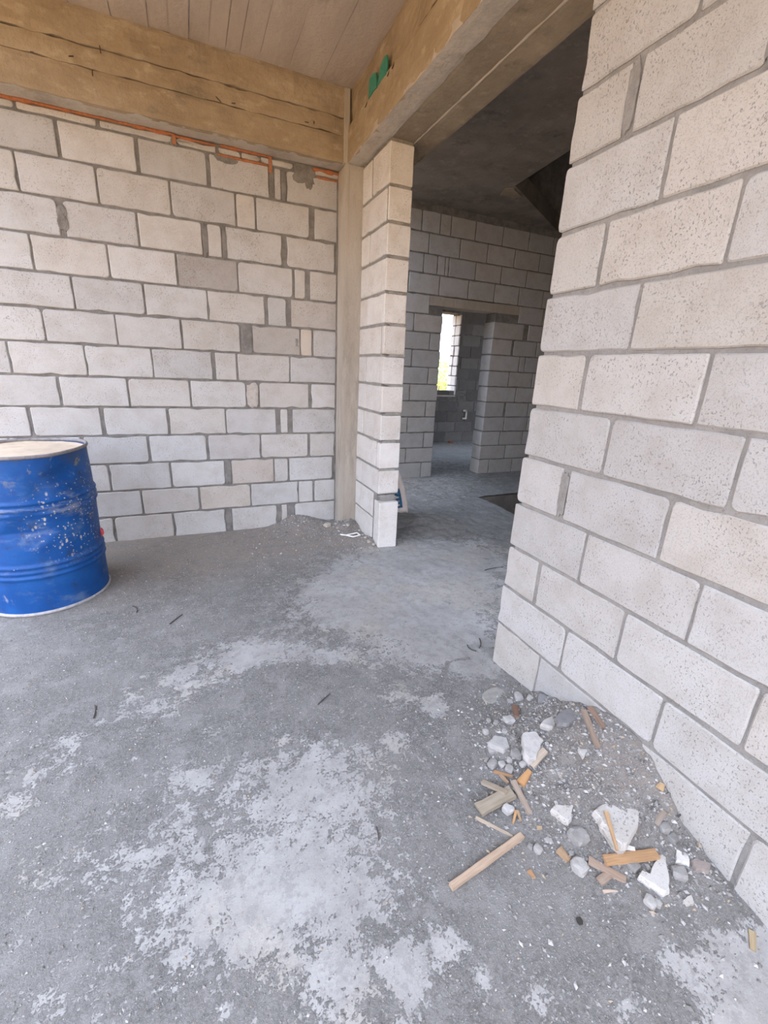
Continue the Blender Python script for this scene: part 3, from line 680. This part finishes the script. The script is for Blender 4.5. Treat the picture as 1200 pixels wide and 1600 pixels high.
def stone(name, x, y, z, r, color, label, group=None, flat=.7, cat='stone'):
    bm = bmesh.new(); bmesh.ops.create_icosphere(bm, subdivisions=2, radius=1); s = RND.uniform(0, 99)
    sx, sy, sz = RND.uniform(.85,1.2), RND.uniform(.8,1.05), flat*RND.uniform(.85,1.1)
    for q in bm.verts:
        c = q.co.copy(); k = 1+.45*noise.noise(c*1.5+Vector((s,0,0)))+.22*noise.noise(c*3.5+Vector((0,s,0)))
        q.co = Vector((max(-.72, min(.75, c.x*k))*sx, max(-.7, min(.78, c.y*k))*sy, max(-.6, min(.62, c.z*k))*sz))*r
    me = bpy.data.meshes.new(name); bm.to_mesh(me); bm.free(); me.materials.append(M['stone'])
    o = bpy.data.objects.new(name, me); COL.objects.link(o); o.location = (x, y, z+r*flat*.35); o.rotation_euler.z = RND.uniform(0, 6.28); o.color = (*color, 1)
    return tag(o, label, cat, group)

CHUNKS=[
    ('big', 0.093, 0.035, [(1.010,0.610), (1.081,0.614), (1.149,0.631), (1.174,0.599), (1.160,0.572), (1.111,0.537), (1.054,0.515), (1.016,0.502), (1.000,0.506), (0.995,0.526), (1.004,0.563)]),
    ('tri', 0.066, 0.022, [(0.912,0.676), (0.992,0.660), (0.930,0.625)]),
    ('jag', 0.043, 0.025, [(1.016,0.452), (1.032,0.457), (1.045,0.442), (1.080,0.456), (1.118,0.467), (1.140,0.462), (1.102,0.429), (1.061,0.396), (1.041,0.398), (1.025,0.428)]),
    ('wall', 0.049, 0.015, [(1.174,0.456), (1.192,0.433), (1.170,0.415), (1.160,0.427), (1.145,0.436)]),
    ('low', 0.026, 0.012, [(1.084,0.371), (1.117,0.371), (1.106,0.356), (1.083,0.360)]),
    ('layer', 0.089, 0.03, [(1.008,0.925), (1.059,0.916), (1.058,0.871), (0.981,0.823), (0.954,0.824), (0.958,0.860)]),
    ('grey', 0.057, 0.03, [(0.890,0.963), (0.930,0.979), (0.965,0.955), (0.948,0.916), (0.919,0.914), (0.892,0.947)]),
    ('slabL', 0.118, 0.02, [(1.078,0.915), (1.174,0.935), (1.138,0.893), (1.108,0.888)]),
    ('slabD', 0.159, 0.02, [(1.098,0.862), (1.114,0.888), (1.231,0.917), (1.255,0.914), (1.240,0.879), (1.203,0.860), (1.138,0.847)]),
    ('brown', 0.051, 0.02, [(1.183,0.420), (1.203,0.418), (1.226,0.392), (1.201,0.382), (1.174,0.400)]),
    ('smalltri', 0.139, 0.012, [(1.100,0.767), (1.132,0.752), (1.091,0.736)]),
    ('disc', 0.021, 0.012, [(1.038,1.206), (1.082,1.232), (1.141,1.231), (1.155,1.183), (1.124,1.144), (1.071,1.139), (1.032,1.163)]),
]
STICKS=[
    ('long', (0.533,0.635,0.007), (0.799,0.668,0.017), 0.0177),
    ('plank', (0.726,0.784,0.015), (0.855,0.782,0.036), 0.0377),
    ('onplank', (0.795,0.862,0.016), (0.827,0.784,0.046), 0.0153),
    ('s4', (0.878,0.809,0.044), (0.860,0.704,0.032), 0.0203),
    ('splinter', (0.709,0.772,0.006), (0.778,0.680,0.010), 0.0099),
    ('s7', (0.958,0.818,0.066), (1.029,0.833,0.094), 0.0237),
    ('s8', (0.833,0.734,0.023), (0.801,0.709,0.015), 0.0100),
    ('s8b', (0.836,0.733,0.023), (0.824,0.703,0.021), 0.0100),
    ('s9', (0.853,0.875,0.023), (0.892,0.826,0.038), 0.0104),
    ('s9b', (0.864,0.855,0.027), (0.865,0.817,0.031), 0.0130),
    ('orangechunk', (0.891,0.788,0.047), (0.941,0.804,0.064), 0.0258),
    ('s10', (1.108,1.078,0.047), (1.061,1.019,0.061), 0.0232),
    ('s11', (1.212,0.859,0.184), (1.144,0.730,0.163), 0.0215),
    ('s12', (1.230,0.849,0.198), (1.200,0.762,0.195), 0.0190),
    ('orange', (0.960,0.516,0.038), (1.108,0.469,0.046), 0.0240),
    ('onwhite', (1.031,0.587,0.101), (0.979,0.502,0.086), 0.0115),
    ('pink', (0.925,0.538,0.029), (0.982,0.466,0.022), 0.0223),
    ('short', (0.912,0.489,0.018), (0.953,0.491,0.023), 0.0197),
    ('chip', (0.870,0.593,0.025), (0.874,0.560,0.022), 0.0245),
    ('chip2', (0.761,0.590,0.006), (0.761,0.569,0.007), 0.0120),
    ('edge', (1.197,0.264,0.006), (1.156,0.240,0.004), 0.0157),
    ('twig', (1.231,0.501,0.091), (1.286,0.504,0.096), 0.0094),
    ('curl', (0.907,0.469,0.014), (0.943,0.454,0.016), 0.0086),
    ('s23', (1.159,0.517,0.078), (1.202,0.524,0.098), 0.0184),
    ('tanchip', (1.219,0.562,0.137), (1.235,0.566,0.148), 0.0211),
    ('tan2', (1.146,0.506,0.068), (1.179,0.512,0.081), 0.0026),
    ('whitebar', (1.036,0.520,0.047), (1.060,0.501,0.046), 0.0127),
    ('hchip', (0.853,0.666,0.026), (0.865,0.658,0.030), 0.0124),
    ('t1', (-0.386,2.498,0.003), (-0.360,2.417,0.003), 0.0124),
    ('t2', (-0.192,2.240,0.003), (-0.131,2.317,0.004), 0.0116),
    ('t3', (-0.444,1.716,0.003), (-0.438,1.642,0.003), 0.0096),
    ('t4', (0.379,1.411,0.003), (0.444,1.454,0.004), 0.0088),
    ('t5', (1.196,1.549,0.004), (1.209,1.488,0.004), 0.0103),
    ('t6', (1.289,1.574,0.004), (1.239,1.504,0.004), 0.0105),
    ('t7', (1.814,2.254,0.004), (1.976,2.258,0.003), 0.0095),
    ('t8', (0.411,0.861,0.003), (0.403,0.823,0.003), 0.0048),
]
STONES=[
    ('rub', 0.866, 0.899, 0.023, 0.0221),
    ('rub', 0.892, 0.881, 0.031, 0.0154),
    ('rub', 0.899, 0.856, 0.035, 0.0175),
    ('rub', 0.858, 0.924, 0.019, 0.0111),
    ('rub', 0.918, 0.878, 0.041, 0.0141),
    ('rub', 0.973, 0.867, 0.062, 0.0156),
    ('rub', 0.949, 0.883, 0.050, 0.0245),
    ('rub', 0.921, 1.017, 0.034, 0.0166),
    ('rub', 1.188, 1.084, 0.054, 0.0171),
    ('rub', 1.118, 1.121, 0.029, 0.0140),
    ('rub', 1.164, 1.126, 0.032, 0.0244),
    ('rub', 0.894, 0.944, 0.029, 0.0171),
    ('rub', 1.025, 1.017, 0.054, 0.0259),
    ('rub', 0.943, 0.841, 0.053, 0.0132),
    ('rub', 0.978, 1.032, 0.046, 0.0141),
    ('rub', 0.965, 1.060, 0.036, 0.0113),
    ('rub', 0.975, 0.979, 0.055, 0.0129),
    ('rub', 0.982, 0.941, 0.059, 0.0136),
    ('greyflat', 1.210, 1.039, 0.079, 0.0273),
    ('round', 0.812, 0.746, 0.018, 0.0209),
    ('heap', 0.937, 0.591, 0.043, 0.0337),
    ('heap', 0.892, 0.538, 0.021, 0.0281),
    ('heap', 1.029, 0.479, 0.028, 0.0200),
    ('heap', 1.179, 0.501, 0.070, 0.0219),
    ('heap', 1.130, 0.415, 0.033, 0.0259),
    ('heap', 1.000, 0.403, 0.018, 0.0207),
    ('heap', 1.018, 0.393, 0.018, 0.0130),
    ('heap', 0.895, 0.571, 0.026, 0.0103),
    ('heap', 1.189, 0.479, 0.053, 0.0193),
    ('peb', 0.905, 0.610, 0.037, 0.0083),
    ('peb', 0.863, 0.619, 0.024, 0.0090),
    ('peb', 0.856, 0.625, 0.025, 0.0099),
    ('peb', 0.818, 0.620, 0.014, 0.0163),
    ('peb', 0.803, 0.635, 0.013, 0.0102),
    ('corner', 0.990, 3.370, 0.030, 0.0331),
    ('corner', 1.065, 3.362, 0.042, 0.0133),
    ('corner', 1.055, 3.282, 0.032, 0.0146),
    ('corner', 1.223, 3.209, 0.019, 0.0122),
    ('corner', 1.186, 2.979, 0.046, 0.0137),
    ('corner', 1.193, 2.923, 0.034, 0.0181),
    ('corner', 1.145, 3.280, 0.050, 0.0204),
    ('corner', 1.212, 3.111, 0.018, 0.0142),
    ('corner', 1.222, 2.884, 0.022, 0.0150),
    ('frame', 1.131, 3.106, 0.016, 0.0235),
    ('dark', 0.800, 0.447, 0.005, 0.0142),
]

PAL = (.56,.55,.535)
CHUNK_INFO = {
 'big': ('block_fragment', PAL, 'large pale wedge of broken block lying on the dirt heap'),
 'tri': ('block_fragment', PAL, 'white triangular block shard left of the large pale wedge'),
 'jag': ('block_fragment', PAL, 'jagged white block fragment touching the end of the orange wood strip'),
 'wall': ('block_fragment', (.66,.65,.63), 'small ragged pale fragment beside the brownish stone near the right wall'),
 'low': ('block_fragment', PAL, 'small bright white crumb below the jagged white fragment'),
 'layer': ('mortar_fragment', (.56,.55,.54), 'layered light grey mortar chunk amid the rubble cluster'),
 'grey': ('mortar_fragment', (.44,.435,.43), 'lumpy grey mortar chunk at the left side of the rubble cluster'),
 'slabL': ('mortar_fragment', (.50,.49,.48), 'pale wedge of mortar in front of the dark grey slab piece'),
 'slabD': ('mortar_fragment', (.22,.22,.225), 'dark grey flat slab piece leaning against the right wall'),
 'brown': ('stone_slab', (.31,.27,.25), 'brownish flat stone tucked against the right wall foot'),
 'smalltri': ('block_fragment', PAL, 'tiny white triangular shard on the upper slope of the heap'),
 'disc': ('mortar_splat', (.33,.325,.305), 'flat round splat of dried mortar at the doorway corner'),
}
for k, z, th, poly in CHUNKS:
    nm, c, lb = CHUNK_INFO[k]
    if k == 'disc':
        for _ in range(2): poly = [q for a, d in zip(poly, poly[1:]+poly[:1]) for q in ((a[0]*.75+d[0]*.25, a[1]*.75+d[1]*.25), (a[0]*.25+d[0]*.75, a[1]*.25+d[1]*.75))]
        z -= .006
    chunk(nm, z, th, poly, c, lb, m='block' if c is PAL else 'stone')
OR, TAN, PINK, GRY, PALEW = (.47,.27,.13), (.45,.34,.23), (.38,.29,.23), (.30,.26,.22), (.50,.42,.33)
STICK_INFO = {
 'long': ('wood_stick', .010, (.47,.36,.27), 'longest pale wooden stick lying on the floor in front of the heap', 1.0),
 'plank': ('wood_offcut', .016, (.33,.29,.23), 'thick grey-brown plank offcut at the left edge of the debris', 1.0),
 'onplank': ('wood_stick', .010, (.36,.31,.25), 'short weathered stick resting on the thick plank offcut', .9),
 's4': ('wood_stick', .008, (.37,.31,.26), 'grey-brown lath leaning across the right end of the plank offcut', .7),
 'splinter': ('wood_splinter', .005, PALEW, 'thin whitish splinter between the plank offcut and the longest stick', .4),
 's7': ('wood_stick', .009, (.46,.40,.33), 'pale lath pointing at the layered mortar chunk', .9),
 's8': ('wood_splinter', .005, (.50,.31,.16), 'orange splinter of a forked pair under the plank offcut', .5),
 's8b': ('wood_splinter', .005, (.42,.30,.19), 'browner splinter of a forked pair under the plank offcut', .5),
 's9': ('wood_splinter', .005, (.42,.25,.14), 'thin reddish splinter above the weathered stick', .6),
 's9b': ('wood_splinter', .006, (.42,.30,.20), 'short brown splinter crossing above the plank offcut', .7),
 'orangechunk': ('wood_chip', .014, OR, 'bright orange torn wood chip among the laths', .6),
 's10': ('wood_chip', .010, (.24,.15,.11), 'dark reddish wood chip above the rubble cluster', .9),
 's11': ('wood_stick', .009, (.33,.26,.21), 'brown slat leaning up the heap below the dark slab piece', .8),
 's12': ('wood_stick', .008, (.31,.22,.17), 'short brown slat squeezed against the right wall above the heap', .8),
 'orange': ('wood_strip', .012, (.46,.29,.16), 'orange-brown wood strip below the large pale wedge', 1.0),
 'onwhite': ('wood_splinter', .006, (.49,.33,.19), 'thin tan splinter leaning on the large pale wedge', .6),
 'pink': ('wood_stick', .008, PINK, 'pinkish brown slat lying below the orange-brown strip', .8),
 'short': ('wood_chip', .008, (.33,.26,.21), 'short brown peg crossing under the pinkish slat', 1.0),
 'chip': ('wood_chip', .008, (.40,.28,.18), 'tan wood chip on the grit left of the pinkish slat', .6),
 'chip2': ('wood_chip', .006, (.45,.27,.15), 'small orange chip lying alone on the dusty floor', .6),
 'edge': ('wood_splinter', .005, (.42,.34,.22), 'lone tan splinter on the floor at the right wall foot', .8),
 'curl': ('wood_splinter', .004, (.58,.48,.40), 'curled pale shaving below the short brown peg', .4),
 's23': ('wood_chip', .006, GRY, 'greyish chip standing on the heap close to the right wall', .8),
 'tanchip': ('wood_chip', .006, (.45,.32,.19), 'tan chip wedged at the right wall above the heap', .7),
 'whitebar': ('plastic_bit', .008, (.85,.85,.84), 'small bright white rod beneath the large pale wedge', .9),
 'hchip': ('wood_splinter', .004, (.44,.34,.23), 'tiny tan shaving on the grit right of the forked splinters', .7),
}
TW = (.09,.085,.085)
TWIG_INFO = {
 'twig': ('wire', 'dark bent wire end sticking out by the right wall', .012),
 't1': ('twig', 'short dark twig on the floor right of the drum foot', .15), 't2': ('twig', 'straight dark twig on the grit beyond the drum', .02),
 't3': ('twig', 'dark twig lying on the left foreground dust', .05), 't4': ('twig', 'dark thin twig on the mottled middle of the floor', .03),
 't5': ('wire', 'curved dark wire bit on the smooth screed by the doorway', -.2), 't6': ('wire', 'short upright dark wire bit next to the doorway corner', .08),
 't7': ('wire', 'long thin wire on the screed inside the doorway', .06), 't8': ('twig', 'faint dark twig on the dust ahead of the heap', .04)}
for k, A, B, w in STICKS:
    if k in STICK_INFO:
        nm, th, c, lb, tp = STICK_INFO[k]; stick(nm, A, B, w, th, c, lb, 'plastic' if nm == 'plastic_bit' else 'wood scrap', taper=tp, bend=.05 if k == 'curl' else 0, m='film' if nm == 'plastic_bit' else 'wood')
    elif k in TWIG_INFO:
        nm, lb, bd = TWIG_INFO[k]; stick(nm, A, B, min(w, .0045), .004, TW, lb, 'wire' if nm == 'wire' else 'twig', taper=.6, bend=bd)
SI = {'rub': ('rubble_stone', None, 'small grey stone among the rubble cluster by the doorway corner', 'stones in the rubble cluster'),
 'heap': ('heap_stone', None, 'small loose crumb lying on the lower dirt heap', 'lumps on the lower heap'),
 'peb': ('pebble', None, 'tiny pale pebble on the grit between the longest stick and the tan chip', 'pebbles on the grit'),
 'corner': ('corner_stone', None, 'small pale pebble in the dirt at the column foot', 'stones at the column foot'),
 'greyflat': ('stone', (.26,.26,.27), 'flat dark grey stone against the right wall foot', None),
 'round': ('stone', (.48,.475,.47), 'round whitish stone under the plank offcut', None),
 'dark': ('stone', (.05,.047,.045), 'nearly black pebble alone on the foreground dust', None)}
STONE_LABELS = {
 ('rub',0): 'whitish rounded stone at the lower left tip of the rubble cluster', ('rub',2): 'whitish stone lying just above the thin reddish splinter', ('rub',6): 'large blue-grey lump left of the layered mortar chunk',
 ('rub',7): 'bright small stone alone on the left rim of the rubble cluster', ('rub',8): 'pale upright stone standing against the right wall foot', ('rub',10): 'big grey lump at the wall foot left of the pale upright stone',
 ('rub',9): 'small pale stone beside the dark reddish wood chip', ('rub',12): 'flat-topped grey lump below the dark reddish wood chip', ('rub',5): 'whitish stone touching the foot of the layered mortar chunk',
 ('heap',0): 'rounded light grey lump left of the large pale wedge', ('heap',1): 'crumbly pale lump above the pinkish slat', ('heap',2): 'pale lump under the orange-brown wood strip', ('heap',3): 'white lump beside the greyish chip near the right wall',
 ('heap',4): 'brown-grey lump right of the jagged white fragment', ('heap',5): 'grey lump below the jagged white fragment', ('heap',8): 'tan-grey lump in the dirt close to the right wall above the ragged fragment',
 ('peb',3): 'flat grey pebble near the upper end of the longest stick', ('corner',0): 'largest pale stone in the dirt at the column foot'}
seen = {}
for k, x, y, z, r in STONES:
    idx = seen.get(k, 0); seen[k] = idx+1
    if k == 'frame': continue
    nm, c, lb, gr = SI[k]
    if c is None: q = RND.choice((.42,.36,.31,.27,.40)); c = (q, q*.985, q*.965)
    if k == 'corner': c = (.50,.46,.41)
    lb = STONE_LABELS.get((k, idx), lb)
    if k == 'dark': r *= .65
    if k == 'heap': z -= r*.15
    stone(nm, x, y, z, r, c, lb, gr, flat=.5 if k == 'greyflat' else .7)

# broken white plastic frame in the corner dirt
pf = tag(empty('plastic_holder', (1.131,3.106,.022)), 'broken white plastic holder lying in the corner dirt', 'plastic')
for a, b in (((-.05,.03,.0),(.05,.045,.004)),((-.05,.03,.0),(-.01,-.03,.004)),((-.01,-.03,.004),(.055,-.015,.006)),((.05,.045,.004),(.055,-.015,.006)),((-.09,.06,.0),(-.05,.03,.0))):
    link('bar', *tube(a, b, .006, 6), 'film', pf, color=(.88,.88,.88))

# scrap of green film caught on the beam
FILM = ([(.105,-.045),(.092,.040),(.035,.045),(-.009,.030),(-.020,.0),(-.036,-.050),(.02,-.040)], [(-.045,-.045),(-.076,.018),(-.12,.045),(-.164,.035),(-.172,-.01),(-.164,-.050),(-.10,-.040)])
gf = tag(empty('film_scrap', (XB2+.012,2.92,2.885)), 'torn green plastic film stuck on the side of the right beam', 'plastic')
for pts in FILM:
    n = len(pts); v = [(-.012+RND.uniform(-.004,.002), y, z) for y, z in pts]+[(-.004, y, z) for y, z in pts]
    link('torn_piece', v, [tuple(range(n)), tuple(range(2*n-1, n-1, -1))]+[(i, n+i, n+(i+1)%n, (i+1)%n) for i in range(n)], 'film', gf, color=(.05,.27,.20))

# paper sack leaning by the column in the corridor
sack = tag(empty('cement_sack', (1.69,3.50,.02)), 'empty pale cement sack with blue lettering leaning beside the block stub', 'sack')
def sack_pt(s, t, off=0): return Vector((-.13+.25*s-.10*t*t-.01*t, .03*math.sin(s*5)+.05*t-off, .015+.43*t+.012*math.sin(s*9)*(1-t)))
v, f = [], []; NS, NT = 10, 14
for off in (0, -.02):
    for j in range(NT+1):
        for i in range(NS+1): v.append(sack_pt(i/NS, j/NT*(1-.12*abs(math.sin(i*1.3))), off)+Vector((0,.006*nz(i*.3, j*.3, off, 1.5, 2),0)))
W = NS+1; Q = W*(NT+1)
for j in range(NT):
    for i in range(NS): a = j*W+i; f += [(a, a+1, a+W+1, a+W), (Q+a+W, Q+a+W+1, Q+a+1, Q+a)]
for i in range(NS): f += [(Q+i, Q+i+1, i+1, i), (NT*W+i, NT*W+i+1, Q+NT*W+i+1, Q+NT*W+i)]
for j in range(NT): f += [(j*W, (j+1)*W, Q+(j+1)*W, Q+j*W), (j*W+NS, Q+j*W+NS, Q+(j+1)*W+NS, (j+1)*W+NS)]
link('paper', v, f, 'paper', sack, smooth=True, color=(.66,.60,.56))
def sack_patch(name, s0, s1, t0, t1, color, n=4, off=.008):
    v, f = [], []
    for j in range(n+1):
        for i in range(n+1): v.append(sack_pt(s0+(s1-s0)*i/n, t0+(t1-t0)*j/n, off))
    for j in range(n):
        for i in range(n): a = j*(n+1)+i; f.append((a, a+1, a+n+2, a+n+1))
    link(name, v, f, 'film', sack, color=color)
for k in range(5):
    t0 = .13+k*.085; sack_patch('blue_letter', .50, .78, t0, t0+.05, (.04,.13,.24)); sack_patch('blue_letter', .50+.07*(k % 2), .60+.07*(k % 2), t0+.045, t0+.075, (.04,.13,.24), 2)
    sack_patch('blue_letter', .70, .78, t0+.045, t0+.085, (.05,.15,.26), 2)
sack_patch('red_corner', .42, .56, .01, .10, (.42,.10,.06)); sack_patch('red_corner', .45, .78, .80, .93, (.50,.22,.13))

# far-room bits and greenery outside
stone('brick_piece', 4.665, 7.33, 0, .05, (.33,.12,.06), 'reddish brick piece on the floor of the far room', cat='brick')
sk = tag(empty('wall_bracket', (4.99,YW-.01,.50)), 'pale bent bracket on the dark wall below the far window', 'bracket')
for bx in ((-.05,-.03,.10,.045,.01,.13),(.012,-.03,-.02,.045,.01,.13),(-.05,-.03,-.05,.045,.01,-.02)): link('bar', *boxes(bx), 'paper', sk, color=(.62,.60,.55))
for (x, y, s, c) in ((8.3,14.2,1.25,(.30,.42,.07)),(10.6,17.5,1.5,(.26,.38,.06))):
    sh = tag(empty('garden_shrub', (x, y, -.3)), 'sunlit yellow-green shrub outside the far window' if s < 1.4 else 'taller green shrub behind the sunlit one outside the far window', 'shrub')
    v, f = [], []; rd = random.Random(int(x*10))
    for k in range(1400):
        d = Vector((rd.gauss(0,1), rd.gauss(0,1), rd.gauss(0,1))).normalized()*rd.random()**.35
        q = Vector((d.x*s*.75, d.y*s*.75, s*.85+d.z*s*.8)); a = Vector((rd.gauss(0,1), rd.gauss(0,1), rd.gauss(0,1))).normalized(); b = a.orthogonal().normalized(); h = rd.uniform(.04,.08)
        i = len(v); v += [q-a*h, q+b*h*.5, q+a*h, q-b*h*.5]; f.append((i, i+1, i+2, i+3))
    link('foliage', v, f, 'leaf', sh, color=c); link('stem', *tube((0,0,0), (.05,.03,s*.9), .035, 7, .015), 'wood', sh, color=(.16,.11,.07))
print('scene built', len(bpy.data.objects))
